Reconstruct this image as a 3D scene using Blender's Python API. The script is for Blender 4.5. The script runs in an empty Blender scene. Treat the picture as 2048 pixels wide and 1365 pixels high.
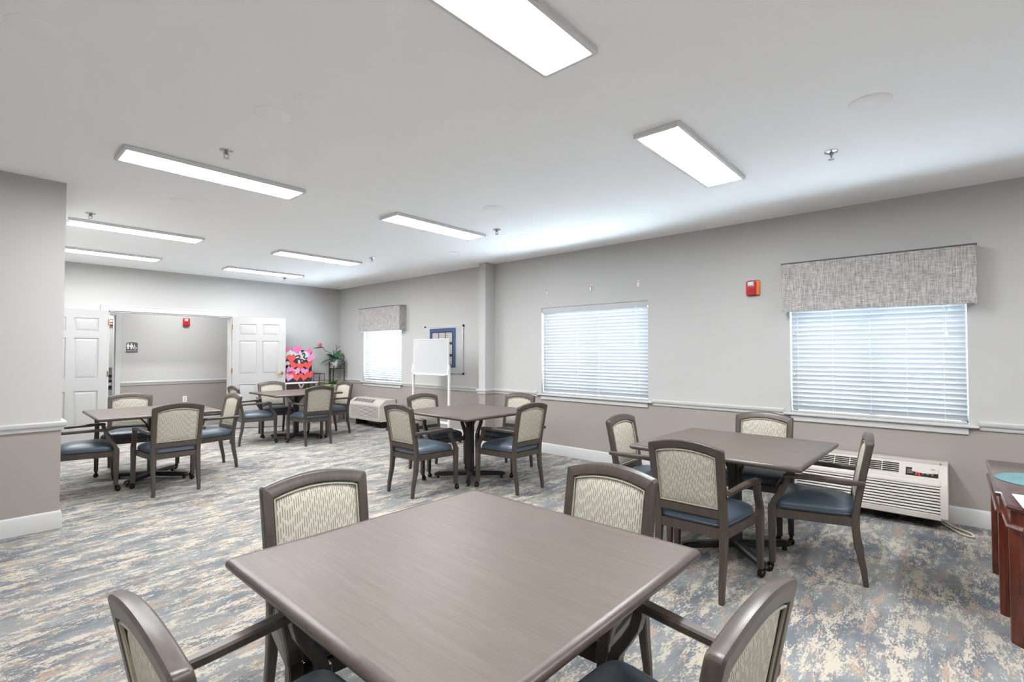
import bpy, math, random
from mathutils import Vector, Matrix
random.seed(7)
PI = math.pi
R = math.radians
scene = bpy.context.scene
C = scene.collection

# ------------------------------------------------------------------ camera
cam_d = bpy.data.cameras.new('camera'); cam = bpy.data.objects.new('camera', cam_d); C.objects.link(cam)
cam_d.sensor_width = 36.0; cam_d.lens = 988.646 / 2048 * 36; cam_d.clip_start = 0.05
_fw = Vector((0.74449134, 0.66720323, 0.02392699)); _rt = Vector((0.66737466, -0.74472135, 0.00107985)); _up = Vector((-0.01853942, -0.01516432, 0.99971313))
CAMH = 1.38298
cam.matrix_world = Matrix(((_rt.x, _up.x, -_fw.x, 0), (_rt.y, _up.y, -_fw.y, 0), (_rt.z, _up.z, -_fw.z, CAMH), (0, 0, 0, 1)))
scene.camera = cam

# ------------------------------------------------------------------ sky and exposure
LAMP = 60.0            # radiance of the ceiling light panels
SKY = 36.0
w = bpy.data.worlds.new('sky'); scene.world = w; w.use_nodes = True
_bg = w.node_tree.nodes['Background']; _bg.inputs[0].default_value = (0.74, 0.86, 1.0, 1); _bg.inputs[1].default_value = SKY
vs = scene.view_settings
vs.view_transform = 'Standard'; vs.look = 'None'; vs.exposure = 0.13; vs.gamma = 1.0; vs.use_curve_mapping = False

# ------------------------------------------------------------------ materials
def lin(c):
    c = c / 255.0
    return c / 12.92 if c <= 0.04045 else ((c + 0.055) / 1.055) ** 2.4
def rgb(r, g, b): return (lin(r), lin(g), lin(b), 1)
class NT:
    def __init__(s, name):
        s.m = bpy.data.materials.new(name); s.m.use_nodes = True; s.t = s.m.node_tree; s.p = s.t.nodes['Principled BSDF']; s.out = s.t.nodes['Material Output']
    def n(s, typ, **kw):
        nd = s.t.nodes.new(typ)
        for k, v in kw.items(): setattr(nd, k, v)
        return nd
    def l(s, a, b): s.t.links.new(a, b)
    def set(s, **kw):
        for k, v in kw.items(): s.p.inputs[k.replace('_', ' ')].default_value = v
    def math(s, op, a, b=None, clamp=False):
        nd = s.n('ShaderNodeMath', operation=op, use_clamp=clamp)
        for i, x in enumerate((a, b)):
            if x is None: continue
            if isinstance(x, (int, float)): nd.inputs[i].default_value = x
            else: s.l(x, nd.inputs[i])
        return nd.outputs[0]
    def mix(s, f, a, b):
        nd = s.n('ShaderNodeMix', data_type='RGBA')
        for i, x in ((0, f), (6, a), (7, b)):
            if isinstance(x, (int, float, tuple)): nd.inputs[i].default_value = x
            else: s.l(x, nd.inputs[i])
        return nd.outputs[2]
    def noise(s, vec, scale, detail=2, rough=0.5):
        nd = s.n('ShaderNodeTexNoise'); nd.inputs['Scale'].default_value = scale; nd.inputs['Detail'].default_value = detail; nd.inputs['Roughness'].default_value = rough
        s.l(vec, nd.inputs['Vector']); return nd.outputs[0]
    def map(s, vec, scale=(1, 1, 1), loc=(0, 0, 0), rot=(0, 0, 0)):
        nd = s.n('ShaderNodeMapping'); nd.inputs['Scale'].default_value = scale; nd.inputs['Location'].default_value = loc; nd.inputs['Rotation'].default_value = rot
        s.l(vec, nd.inputs['Vector']); return nd.outputs[0]
    def coord(s, which='Object'): return s.n('ShaderNodeTexCoord').outputs[which]
    def smooth(s, x, lo, hi):
        nd = s.n('ShaderNodeMapRange', interpolation_type='SMOOTHSTEP'); s.l(x, nd.inputs[0]); nd.inputs[1].default_value = lo; nd.inputs[2].default_value = hi
        return nd.outputs[0]
    def bump(s, hgt, strength, dist=0.01):
        nd = s.n('ShaderNodeBump'); nd.inputs['Strength'].default_value = strength; nd.inputs['Distance'].default_value = dist
        s.l(hgt, nd.inputs['Height']); s.l(nd.outputs[0], s.p.inputs['Normal'])
def plain(name, col, rough=0.5, metal=0.0, spec=0.5, vary=0.04, scale=40, bump=0.0):
    t = NT(name); t.set(Roughness=rough, Metallic=metal); t.p.inputs['Specular IOR Level'].default_value = spec
    nz = t.noise(t.coord(), scale, 3)
    d = tuple(c * (1 - vary) for c in col[:3]) + (1,); b = tuple(min(1, c * (1 + vary)) for c in col[:3]) + (1,)
    t.l(t.mix(nz, d, b), t.p.inputs['Base Color'])
    if bump: t.bump(nz, bump, 0.002)
    return t.m
M = {}
UP_WALL = (0.475, 0.468, 0.46, 1); LOW_WALL = (0.315, 0.28, 0.258, 1)
def wall_mat():
    t = NT('two_tone_wall_paint'); t.set(Roughness=0.7); t.p.inputs['Specular IOR Level'].default_value = 0.25
    g = t.n('ShaderNodeNewGeometry'); sx = t.n('ShaderNodeSeparateXYZ'); t.l(g.outputs['Position'], sx.inputs[0])
    f = t.math('GREATER_THAN', sx.outputs[2], 0.795)
    nz = t.noise(g.outputs['Position'], 220, 2); n2 = t.noise(g.outputs['Position'], 1.3, 2)
    k = t.math('ADD', t.math('MULTIPLY', n2, 0.06), 0.97)
    col = t.mix(f, LOW_WALL, UP_WALL)
    mm = t.n('ShaderNodeMix', data_type='RGBA', blend_type='MULTIPLY'); mm.inputs[0].default_value = 1; t.l(col, mm.inputs[6]); t.l(k, mm.inputs[7])
    t.l(mm.outputs[2], t.p.inputs['Base Color']); t.bump(nz, 0.05, 0.002)
    return t.m
M['wall'] = wall_mat()
M['ceil'] = plain('ceiling_paint', (0.95, 0.95, 0.95, 1), 0.9, spec=0.1, vary=0.01, scale=3)
M['trim'] = plain('white_trim_paint', (0.51, 0.505, 0.50, 1), 0.4, vary=0.01)
M['door'] = plain('white_door_paint', (0.36, 0.356, 0.352, 1), 0.4, vary=0.01)
def carpet_mat():
    t = NT('patterned_carpet'); t.set(Roughness=0.95); t.p.inputs['Specular IOR Level'].default_value = 0.05
    co = t.coord()
    wob = t.n('ShaderNodeTexNoise'); wob.inputs['Scale'].default_value = 9; t.l(co, wob.inputs['Vector'])
    rag = t.noise(t.map(co, (38, 130, 1)), 1.0, 2, 0.6)             # short weave dashes running along x
    rag2 = t.noise(t.map(co, (130, 45, 1), (3, 1, 0)), 1.0, 2, 0.6)
    big = t.noise(t.map(co, (3.2, 7.5, 1)), 1.0, 3, 0.6)
    mid = t.noise(t.map(co, (9.0, 24.0, 1), (5, 9, 0)), 1.0, 3, 0.65)
    brn = t.noise(t.map(co, (5.0, 13.0, 1), (17, 4, 0)), 1.0, 3, 0.6)
    drk = t.noise(t.map(co, (2.2, 4.0, 1), (2, 31, 0)), 1.0, 3, 0.6)
    v = t.math('ADD', t.math('ADD', t.math('MULTIPLY', big, 0.75), t.math('MULTIPLY', mid, 0.75)), t.math('ADD', t.math('MULTIPLY', rag, 0.60), t.math('MULTIPLY', rag2, 0.35)))
    cream = t.smooth(v, 1.22, 1.34)
    vb = t.math('ADD', brn, t.math('MULTIPLY', rag, 0.45))
    brown = t.smooth(vb, 0.74, 0.86)
    dm = t.smooth(drk, 0.40, 0.62)
    base = t.mix(dm, rgb(132, 134, 135), rgb(104, 109, 115))
    c1 = t.mix(brown, base, rgb(155, 139, 127))
    c2 = t.mix(cream, c1, rgb(180, 171, 158))
    tuft = t.noise(co, 260, 2, 0.7)
    k = t.math('ADD', t.math('MULTIPLY', tuft, 0.9), 0.55)
    mm = t.n('ShaderNodeMix', data_type='RGBA', blend_type='MULTIPLY'); mm.inputs[0].default_value = 1; t.l(c2, mm.inputs[6]); t.l(k, mm.inputs[7])
    t.l(mm.outputs[2], t.p.inputs['Base Color']); t.bump(tuft, 0.6, 0.006)
    return t.m
M['carpet'] = carpet_mat()
def wood_mat(name, c0, c1, rough, axis_scale, spec=0.5, coat=0.0):
    t = NT(name); t.set(Roughness=rough); t.p.inputs['Specular IOR Level'].default_value = spec; t.p.inputs['Coat Weight'].default_value = coat; t.p.inputs['Coat Roughness'].default_value = 0.15
    co = t.map(t.coord(), axis_scale)
    a = t.noise(co, 1.0, 6, 0.65); b = t.noise(t.map(co, (0.25, 0.25, 0.25), (7, 3, 1)), 1.0, 3, 0.5)
    f = t.smooth(t.math('ADD', t.math('MULTIPLY', a, 0.65), t.math('MULTIPLY', b, 0.35)), 0.32, 0.68)
    t.l(t.mix(f, c0, c1), t.p.inputs['Base Color'])
    return t.m
M['frame'] = wood_mat('taupe_chair_wood', rgb(60, 52, 47), rgb(73, 64, 58), 0.34, (60, 60, 9))
M['top_y'] = wood_mat('taupe_laminate_along_y', rgb(86, 76, 70), rgb(95, 86, 79), 0.42, (130, 7, 50), 0.25)
M['top_x'] = wood_mat('taupe_laminate_along_x', rgb(86, 76, 70), rgb(95, 86, 79), 0.42, (7, 130, 50), 0.25)
M['edge'] = wood_mat('taupe_table_edge', rgb(66, 56, 52), rgb(80, 69, 64), 0.36, (30, 30, 60))
M['cherry'] = wood_mat('cherry_wood', rgb(58, 22, 14), rgb(98, 42, 24), 0.25, (40, 40, 6), 0.5, 0.4)
M['cherry_top'] = wood_mat('cherry_wood_top', rgb(52, 26, 22), rgb(78, 42, 34), 0.22, (8, 60, 40), 0.5, 0.5)
M['vinyl'] = plain('slate_blue_vinyl', rgb(66, 78, 89), 0.38, vary=0.08, scale=9, bump=0.02)
def fabric_mat():
    t = NT('dashed_sage_fabric'); t.set(Roughness=0.8); t.p.inputs['Specular IOR Level'].default_value = 0.2
    sx = t.n('ShaderNodeSeparateXYZ'); t.l(t.coord(), sx.inputs[0]); X, Z = sx.outputs[0], sx.outputs[2]
    q = t.math('MULTIPLY', X, 112.0); col = t.math('FLOOR', q); fx = t.math('FRACT', q)
    line = t.math('LESS_THAN', fx, 0.27)
    wn = t.n('ShaderNodeTexWhiteNoise', noise_dimensions='1D'); t.l(col, wn.inputs['W'])
    ph = t.math('ADD', t.math('MULTIPLY', Z, 17.0), t.math('MULTIPLY', wn.outputs[0], 6.0))
    dash = t.math('LESS_THAN', t.math('FRACT', ph), 0.72)
    m = t.math('MULTIPLY', line, dash)
    fine = t.noise(t.map(t.coord(), (500, 500, 160)), 1.0, 2)
    bg = t.mix(fine, rgb(160, 156, 143), rgb(186, 182, 170))
    t.l(t.mix(m, bg, rgb(108, 98, 82)), t.p.inputs['Base Color']); t.bump(fine, 0.15, 0.002)
    return t.m
M['fabric'] = fabric_mat()
M['piping'] = plain('sage_piping', rgb(150, 147, 132), 0.7, vary=0.25, scale=160)
M['black'] = plain('black_powder_coat', rgb(34, 31, 31), 0.4, vary=0.1)
M['bronze'] = plain('dark_bronze_ball', rgb(58, 48, 42), 0.18, metal=0.85)
M['rubber'] = plain('black_rubber', rgb(24, 24, 24), 0.7)
M['chrome'] = plain('polished_chrome', (0.62, 0.62, 0.63, 1), 0.2, metal=1.0)
M['alu'] = plain('satin_aluminium', (0.60, 0.60, 0.61, 1), 0.35, metal=0.7)
M['whitepl'] = plain('white_plastic', (0.82, 0.82, 0.81, 1), 0.35, vary=0.01)
M['lamp_frame'] = plain('white_lamp_frame', (0.66, 0.66, 0.655, 1), 0.4, vary=0.01)
M['board'] = plain('white_enamel_board', (0.47, 0.47, 0.48, 1), 0.15, vary=0.005)
M['ptac'] = plain('ivory_unit_plastic', rgb(188, 182, 174), 0.4, vary=0.02)
M['ptac_dark'] = plain('dark_unit_interior', rgb(30, 27, 25), 0.9)
M['brass'] = plain('brass', rgb(190, 150, 80), 0.25, metal=1.0)
M['red'] = plain('red_alarm_plastic', rgb(190, 36, 46), 0.3)
M['orange'] = plain('orange_alarm_side', rgb(224, 122, 62), 0.35)
M['lens'] = plain('clear_strobe_lens', rgb(205, 212, 212), 0.1)
M['sign'] = plain('charcoal_sign', rgb(84, 80, 82), 0.5)
M['signink'] = plain('white_sign_ink', rgb(225, 222, 222), 0.5)
M['navy'] = plain('navy_backing', rgb(34, 32, 48), 0.7)
M['blue'] = plain('blue_border_paper', rgb(46, 74, 116), 0.6)
M['blackp'] = plain('black_paper', rgb(38, 38, 44), 0.7)
M['paper'] = plain('white_paper', (0.46, 0.455, 0.45, 1), 0.8, vary=0.02)
M['steel'] = plain('brushed_steel', rgb(150, 150, 150), 0.35, metal=0.8)
M['iron'] = plain('dark_iron', rgb(50, 44, 42), 0.5, metal=0.3)
M['pot'] = plain('white_textured_ceramic', (0.78, 0.78, 0.80, 1), 0.4, vary=0.05, scale=90, bump=0.5)
M['leaf'] = plain('deep_green_leaf', rgb(48, 92, 62), 0.45, vary=0.35, scale=20)
M['leaf2'] = plain('variegated_leaf', rgb(112, 146, 70), 0.45, vary=0.55, scale=45)
M['stem'] = plain('grey_green_stem', rgb(80, 84, 72), 0.6)
M['petal'] = plain('crimson_petal', rgb(186, 46, 66), 0.5)
M['bract'] = plain('dark_bract', rgb(58, 66, 66), 0.5)
M['teal'] = plain('teal_placemat', rgb(98, 134, 138), 0.8, vary=0.08)
M['glassy'] = None
hc = {'pink': rgb(206, 132, 172), 'rose': rgb(200, 104, 152), 'red': rgb(206, 78, 70), 'coral': rgb(202, 84, 92), 'white': (0.52, 0.51, 0.53, 1), 'pale': rgb(208, 152, 180)}
for k, v in hc.items(): M['h_' + k] = plain(k + '_heart_paper', v, 0.8, vary=0.05)
def linen_mat():
    t = NT('grey_linen_weave'); t.set(Roughness=0.9); t.p.inputs['Specular IOR Level'].default_value = 0.1
    co = t.coord()
    a = t.noise(t.map(co, (18, 18, 210)), 1.0, 3, 0.65); b = t.noise(t.map(co, (210, 210, 12)), 1.0, 3, 0.65)
    f = t.smooth(t.math('ADD', t.math('MULTIPLY', a, 0.45), t.math('MULTIPLY', b, 0.55)), 0.33, 0.67)
    t.l(t.mix(f, rgb(118, 116, 116), rgb(198, 194, 190)), t.p.inputs['Base Color']); t.bump(f, 0.3, 0.002)
    return t.m
M['linen'] = linen_mat()
def slat_mat():
    t = NT('white_blind_slat'); t.set(Roughness=0.45); t.p.inputs['Base Color'].default_value = (0.46, 0.465, 0.48, 1)
    tr = t.n('ShaderNodeBsdfTranslucent'); tr.inputs[0].default_value = (0.80, 0.82, 0.86, 1)
    mx = t.n('ShaderNodeMixShader'); mx.inputs[0].default_value = 0.06
    t.l(t.p.outputs[0], mx.inputs[1]); t.l(tr.outputs[0], mx.inputs[2]); t.l(mx.outputs[0], t.out.inputs[0])
    return t.m
M['slat'] = slat_mat()
def glass_mat():
    t = NT('clear_window_glass'); tr = t.n('ShaderNodeBsdfTransparent'); gl = t.n('ShaderNodeBsdfGlossy'); gl.inputs['Roughness'].default_value = 0.02
    tr.inputs[0].default_value = (0.94, 0.97, 0.97, 1)
    mx = t.n('ShaderNodeMixShader'); mx.inputs[0].default_value = 0.06
    t.l(tr.outputs[0], mx.inputs[1]); t.l(gl.outputs[0], mx.inputs[2]); t.l(mx.outputs[0], t.out.inputs[0]); return t.m
M['glass'] = glass_mat()
def emit(name, col, s):
    t = NT(name); e = t.n('ShaderNodeEmission'); e.inputs[0].default_value = col; e.inputs[1].default_value = s; t.l(e.outputs[0], t.out.inputs[0]); return t.m
M['panel_light'] = emit('lit_panel_diffuser', (0.965, 0.985, 1.0, 1), LAMP)
M['led'] = emit('red_led_digits', (1.0, 0.06, 0.03, 1), 2.5)

# ------------------------------------------------------------------ mesh helpers
class MB:
    def __init__(s): s.v = []; s.f = []
    def add(s, vs, fs):
        o = len(s.v); s.v += [tuple(x) for x in vs]; s.f += [tuple(i + o for i in f) for f in fs]; return s
    def box(s, x0, x1, y0, y1, z0, z1):
        return s.add([(x0, y0, z0), (x1, y0, z0), (x1, y1, z0), (x0, y1, z0), (x0, y0, z1), (x1, y0, z1), (x1, y1, z1), (x0, y1, z1)],
                     [(0, 3, 2, 1), (4, 5, 6, 7), (0, 1, 5, 4), (1, 2, 6, 5), (2, 3, 7, 6), (3, 0, 4, 7)])
    def cbox(s, x0, x1, y0, y1, z0, z1, c=0.004):
        c = min(c, (x1 - x0) * .45, (y1 - y0) * .45, (z1 - z0) * .45)
        def ring(z, d): return rrect(x0 + d, x1 - d, y0 + d, y1 - d, z, c)
        rings = [ring(z0, c), ring(z0 + c, 0), ring(z1 - c, 0), ring(z1, c)]
        return s.loft(rings)
    def loft(s, rings, cap=True, closed=True):
        n = len(rings[0]); vs = [p for r in rings for p in r]; fs = []
        for i in range(len(rings) - 1):
            for j in range(n if closed else n - 1):
                a = i * n + j; b = i * n + (j + 1) % n
                fs.append((a, b, b + n, a + n))
        if cap: fs += [tuple(reversed(range(n))), tuple(range((len(rings) - 1) * n, len(rings) * n))]
        return s.add(vs, fs)
    def prism(s, poly, z0, z1, axis='z'):
        def P(a, b, c): return {'z': (a, b, c), 'x': (c, a, b), 'y': (a, c, b)}[axis]
        return s.loft([[P(a, b, z0) for a, b in poly], [P(a, b, z1) for a, b in poly]])
    def lathe(s, prof, n=16, c=(0, 0, 0)):
        return s.loft([[(c[0] + r * math.cos(2 * PI * k / n), c[1] + r * math.sin(2 * PI * k / n), c[2] + z) for k in range(n)] for r, z in prof])
    def tube(s, pts, r, n=6):
        pts = [Vector(p) for p in pts]; rings = []; ref = None
        for i, p in enumerate(pts):
            t = (pts[min(i + 1, len(pts) - 1)] - pts[max(i - 1, 0)]).normalized()
            if ref is None: ref = t.orthogonal().normalized()
            ref = (ref - t * ref.dot(t)).normalized(); b = t.cross(ref)
            rr = r[i] if isinstance(r, (list, tuple)) else r
            rings.append([p + rr * (math.cos(2 * PI * k / n) * ref + math.sin(2 * PI * k / n) * b) for k in range(n)])
        return s.loft(rings)
    def sweep(s, pts, side, ws, ts, c=0.005):
        pts = [Vector(p) for p in pts]; rings = []; side = Vector(side)
        for i, p in enumerate(pts):
            t = (pts[min(i + 1, len(pts) - 1)] - pts[max(i - 1, 0)]).normalized()
            a = (side - t * side.dot(t)).normalized(); b = t.cross(a)
            wd = (ws[i] if isinstance(ws, (list, tuple)) else ws) / 2; th = (ts[i] if isinstance(ts, (list, tuple)) else ts) / 2
            prof = [(-wd + c, -th), (wd - c, -th), (wd, -th + c), (wd, th - c), (wd - c, th), (-wd + c, th), (-wd, th - c), (-wd, -th + c)]
            rings.append([p + a * u + b * v for u, v in prof])
        return s.loft(rings)
    def sphere(s, c, r, n=14, m=8, sq=1.0):
        return s.lathe([(max(1e-4, r * math.sin(PI * k / m)), -r * sq * math.cos(PI * k / m)) for k in range(m + 1)], n, c)
    def mesh(s, name, mats, ang=35):
        me = bpy.data.meshes.new(name); me.from_pydata(s.v, [], s.f)
        for m_ in (mats if isinstance(mats, (list, tuple)) else [mats]): me.materials.append(m_)
        me.validate()
        import bmesh as _b
        bm = _b.new(); bm.from_mesh(me); _b.ops.recalc_face_normals(bm, faces=bm.faces); bm.to_mesh(me); bm.free()
        me.polygons.foreach_set('use_smooth', [True] * len(me.polygons)); me.set_sharp_from_angle(angle=R(ang)); me.update()
        return me
    def build(s, name, mat, parent=None, ang=35, loc=None):
        o = bpy.data.objects.new(name, s.mesh(name, mat, ang)); C.objects.link(o)
        if parent: o.parent = parent
        if loc: o.location = loc
        return o
def rrect(x0, x1, y0, y1, z, c):
    return [(x0 + c, y0, z), (x1 - c, y0, z), (x1, y0 + c, z), (x1, y1 - c, z), (x1 - c, y1, z), (x0 + c, y1, z), (x0, y1 - c, z), (x0, y0 + c, z)]
def tag(o, label, cat, group=None, kind=None):
    o['label'] = label
    if cat: o['category'] = cat
    if group: o['group'] = group
    if kind: o['kind'] = kind
    return o
def thing(name, label, cat, loc=(0, 0, 0), rz=0.0, group=None):
    o = bpy.data.objects.new(name, None); C.objects.link(o); o.location = loc; o.rotation_euler = (0, 0, rz); o.empty_display_size = 0.1
    return tag(o, label, cat, group)
def struct(o, label=None):
    o['kind'] = 'structure'
    if label: o['label'] = label
    return o
def inst(src, name, parent=None, loc=None, rot=None):
    o = src.copy(); o.name = name; C.objects.link(o); o.parent = parent
    if loc is not None: o.location = loc
    if rot is not None: o.rotation_euler = rot
    return o
def copy_tree(o, parent=None):
    c = o.copy(); C.objects.link(c); c.parent = parent
    for ch in list(o.children): copy_tree(ch, c)
    return c
def text_mesh(body, size, name, mat, parent, loc, rot, depth=0.001, align='CENTER'):
    cu = bpy.data.curves.new('lettering', 'FONT'); cu.body = body; cu.size = size; cu.align_x = align; cu.extrude = depth; cu.resolution_u = 3
    tmp = bpy.data.objects.new('lettering', cu); C.objects.link(tmp)
    me = bpy.data.meshes.new_from_object(tmp.evaluated_get(bpy.context.evaluated_depsgraph_get()))
    bpy.data.objects.remove(tmp); me.materials.clear(); me.materials.append(mat)
    o = bpy.data.objects.new(name, me); C.objects.link(o); o.parent = parent; o.location = loc; o.rotation_euler = rot
    return o

# ------------------------------------------------------------------ the room
H = 2.74
XW, YB, YS, XS = 5.43, 9.84, 5.284, 0.545      # window wall, back wall, left wall block face and its end
XL, YF = -1.7, -2.7
YC = 11.4                                       # far side of the corridor behind the double doors
DX0, DX1, DH = 1.53, 3.30, 2.035                # double door opening
struct(MB().box(XL - .2, XW + .2, YF - .2, YC + 1.4, -0.1, 0).build('floor', M['carpet']))
struct(MB().box(XL - .2, XW + .2, YF - .2, YC + 1.4, H, H + .1).build('ceiling', M['ceil']))
wins = [(-0.075, 1.205, 0.805, 2.06), (2.705, 4.312, 0.815, 2.008), (7.60, 8.885, 0.805, 2.06)]
wb = MB(); y = YF - .2
for a, b, z0, z1 in wins:
    wb.box(XW, XW + .2, y, a, 0, H); wb.box(XW, XW + .2, a, b, 0, z0); wb.box(XW, XW + .2, a, b, z1, H); y = b
wb.box(XW, XW + .2, y, YC + 1.4, 0, H)
struct(wb.build('wall_right', M['wall']))
struct(MB().box(XS, DX0, YB, YB + .14, 0, H).box(DX1, XW, YB, YB + .14, 0, H).box(DX0, DX1, YB, YB + .14, DH, H).build('wall_back', M['wall']))
struct(MB().box(XL, XS, YS, YC + 1.4, 0, H).build('wall_left', M['wall']))
struct(MB().box(XL - .2, XL, YF, YS, 0, H).build('wall_side', M['wall']))
struct(MB().box(XL - .2, XW, YF - .2, YF, 0, H).build('wall_front', M['wall']))
struct(MB().box(5.222, XW, 5.215, 5.352, 0, H).build('wall_pilaster', M['wall']))
# corridor wall with a doorway at its left end, and the lobby wall behind that doorway
struct(MB().box(1.885, XW, YC, YC + .12, 0, H).box(XS, 1.885, YC, YC + .12, 2.06, H).box(XS, 0.95, YC, YC + .12, 0, 2.06).build('wall_corridor', M['wall']))
struct(MB().box(XS, XW, YC + 1.2, YC + 1.3, 0, H).build('wall_lobby', plain('lobby_paint', (0.60, 0.59, 0.57, 1), 0.8)))
def rail(name, pts, outs):
    """chair rail: profile swept along a plan polyline; outs = outward 2D normal per point (mitred)"""
    prof = [(0, .770), (.012, .770), (.016, .782), (.016, .795), (.024, .800), (.032, .812), (.032, .832), (.026, .840), (0, .840)]
    return struct(MB().loft([[(p[0] + o[0] * d, p[1] + o[1] * d, z) for d, z in prof] for p, o in zip(pts, outs)]).build(name, M['trim']))
def base(name, pts, outs):
    prof = [(0, 0), (.016, 0), (.016, .105), (.013, .112), (.013, .120), (.008, .132), (0, .138)]
    return struct(MB().loft([[(p[0] + o[0] * d, p[1] + o[1] * d, z) for d, z in prof] for p, o in zip(pts, outs)]).build(name, M['trim']))
rail('trim_1', [(XW, YF), (XW, -0.135)], [(-1, 0)] * 2)
rail('trim_2', [(XW, 1.262), (XW, 2.645)], [(-1, 0)] * 2)
rail('trim_3', [(XW, 4.375), (XW, 5.215), (5.222, 5.215), (5.222, 5.352), (XW, 5.352)], [(-1, 0), (-1, -1), (-1, -1), (-1, 1), (-1, 1)])
rail('trim_4', [(XW, 5.352), (XW, 7.54)], [(-1, 0)] * 2)
rail('trim_5', [(XW, 8.945), (XW, YB), (4.3, YB)], [(-1, 0), (-1, -1), (0, -1)])
rail('trim_6', [(XL, YS), (XS, YS), (XS, YB)], [(0, -1), (1, -1), (1, 0)])
rail('trim_7', [(1.965, YC), (XW, YC)], [(0, -1)] * 2)
rail('trim_8', [(DX1 + .105, YB), (4.3, YB)], [(0, -1)] * 2)
rail('trim_9', [(XS, YB), (DX0 - .105, YB)], [(0, -1)] * 2)
base('baseboard_right', [(XW, YF), (XW, 5.215), (5.222, 5.215), (5.222, 5.352), (XW, 5.352), (XW, YB), (DX1 + .1, YB)], [(-1, 0), (-1, -1), (-1, -1), (-1, 1), (-1, 1), (-1, -1), (0, -1)])
base('baseboard_left', [(XL, YS), (XS, YS), (XS, YB), (DX0 - .1, YB)], [(0, -1), (1, -1), (1, -1), (0, -1)])
base('baseboard_corridor', [(1.965, YC), (XW, YC)], [(0, -1)] * 2)
# casing of the double doors
def casing(name, x0, x1, zt, Y, wd=0.095):
    m = MB(); s = -1
    for (a, b) in ((x0 - wd, x0 + .004), (x1 - .004, x1 + wd)): m.cbox(a, b, Y - .02, Y, 0, zt + wd, .005); 
    m.cbox(x0 + .004, x1 - .004, Y - .02, Y, zt - .004, zt + wd, .005)
    m.cbox(x0 - wd, x1 + wd, Y - .026, Y - .02, zt + wd - .02, zt + wd, .002)
    return struct(m.build(name, M['trim']))
casing('trim_10', DX0, DX1, DH, YB)
struct(MB().box(DX0, DX0 + .02, YB, YB + .14, 0, DH).box(DX1 - .02, DX1, YB, YB + .14, 0, DH).box(DX0, DX1, YB, YB + .14, DH - .02, DH).build('trim_11', M['trim']))
casing('trim_12', 0.95, 1.885, 2.06, YC, 0.08)
struct(MB().box(1.865, 1.885, YC, YC + .12, 0, 2.06).box(.95, .97, YC, YC + .12, 0, 2.06).build('trim_13', M['trim']))

# doors: six raised panels each
def door(name, hinge, ang, flip, wd=0.885, lever=True):
    d = MB(); t = .04
    st = [(0, .115), (.395, .49), (wd - .115, wd)]
    for a, b in st: d.box(a, b, -t / 2, t / 2, .012, 2.03)
    rows = [(.012, .24), (.80, .985), (1.60, 1.70), (1.905, 2.03)]
    for a, b in rows: d.box(.115, .395, -t / 2, t / 2, a, b); d.box(.49, wd - .115, -t / 2, t / 2, a, b)
    o = d.build(name, M['door']); o.location = (hinge[0], hinge[1], 0); o.rotation_euler = (0, 0, ang); struct(o)
    for xa, xb in ((.115, .395), (.49, wd - .115)):
        for za, zb in ((.24, .80), (.985, 1.60), (1.70, 1.905)):
            m = MB()
            for sg in (-1, 1):
                def rg(dd, yy): return [(xa + dd, yy, za + dd), (xb - dd, yy, za + dd), (xb - dd, yy, zb - dd), (xa + dd, yy, zb - dd)]
                m.loft([rg(0, 0), rg(0, sg * .008), rg(.012, sg * .006), rg(.04, sg * .016), rg(.05, sg * .017)], cap=True)
            m.build('panel', M['door'], o, 20)
    if lever:
        for sg in (-1, 1):
            k = MB(); k.tube([(wd - .06, sg * .02, 1.0), (wd - .06, sg * .03, 1.0)], .028, 12); k.tube([(wd - .06, sg * .03, 1.0), (wd - .06, sg * .06, 1.0)], .010, 8)
            k.tube([(wd - .06, sg * .06, 1.0), (wd - .10, sg * .064, 1.002), (wd - .17, sg * .058, .997)], [.010, .009, .007], 8)
            k.build('handle', M['brass'], o)
    for z in (.2, 1.05, 1.85):
        MB().lathe([(.008, z - .045), (.008, z + .045)], 8, (0, flip * .024, 0)).build('hinge', M['brass'], o)
    return o
door('door_1', (DX0 - .005, YB - .055), PI, 1)
door('door_2', (DX1 + .005, YB - .045), -R(27), -1)

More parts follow.
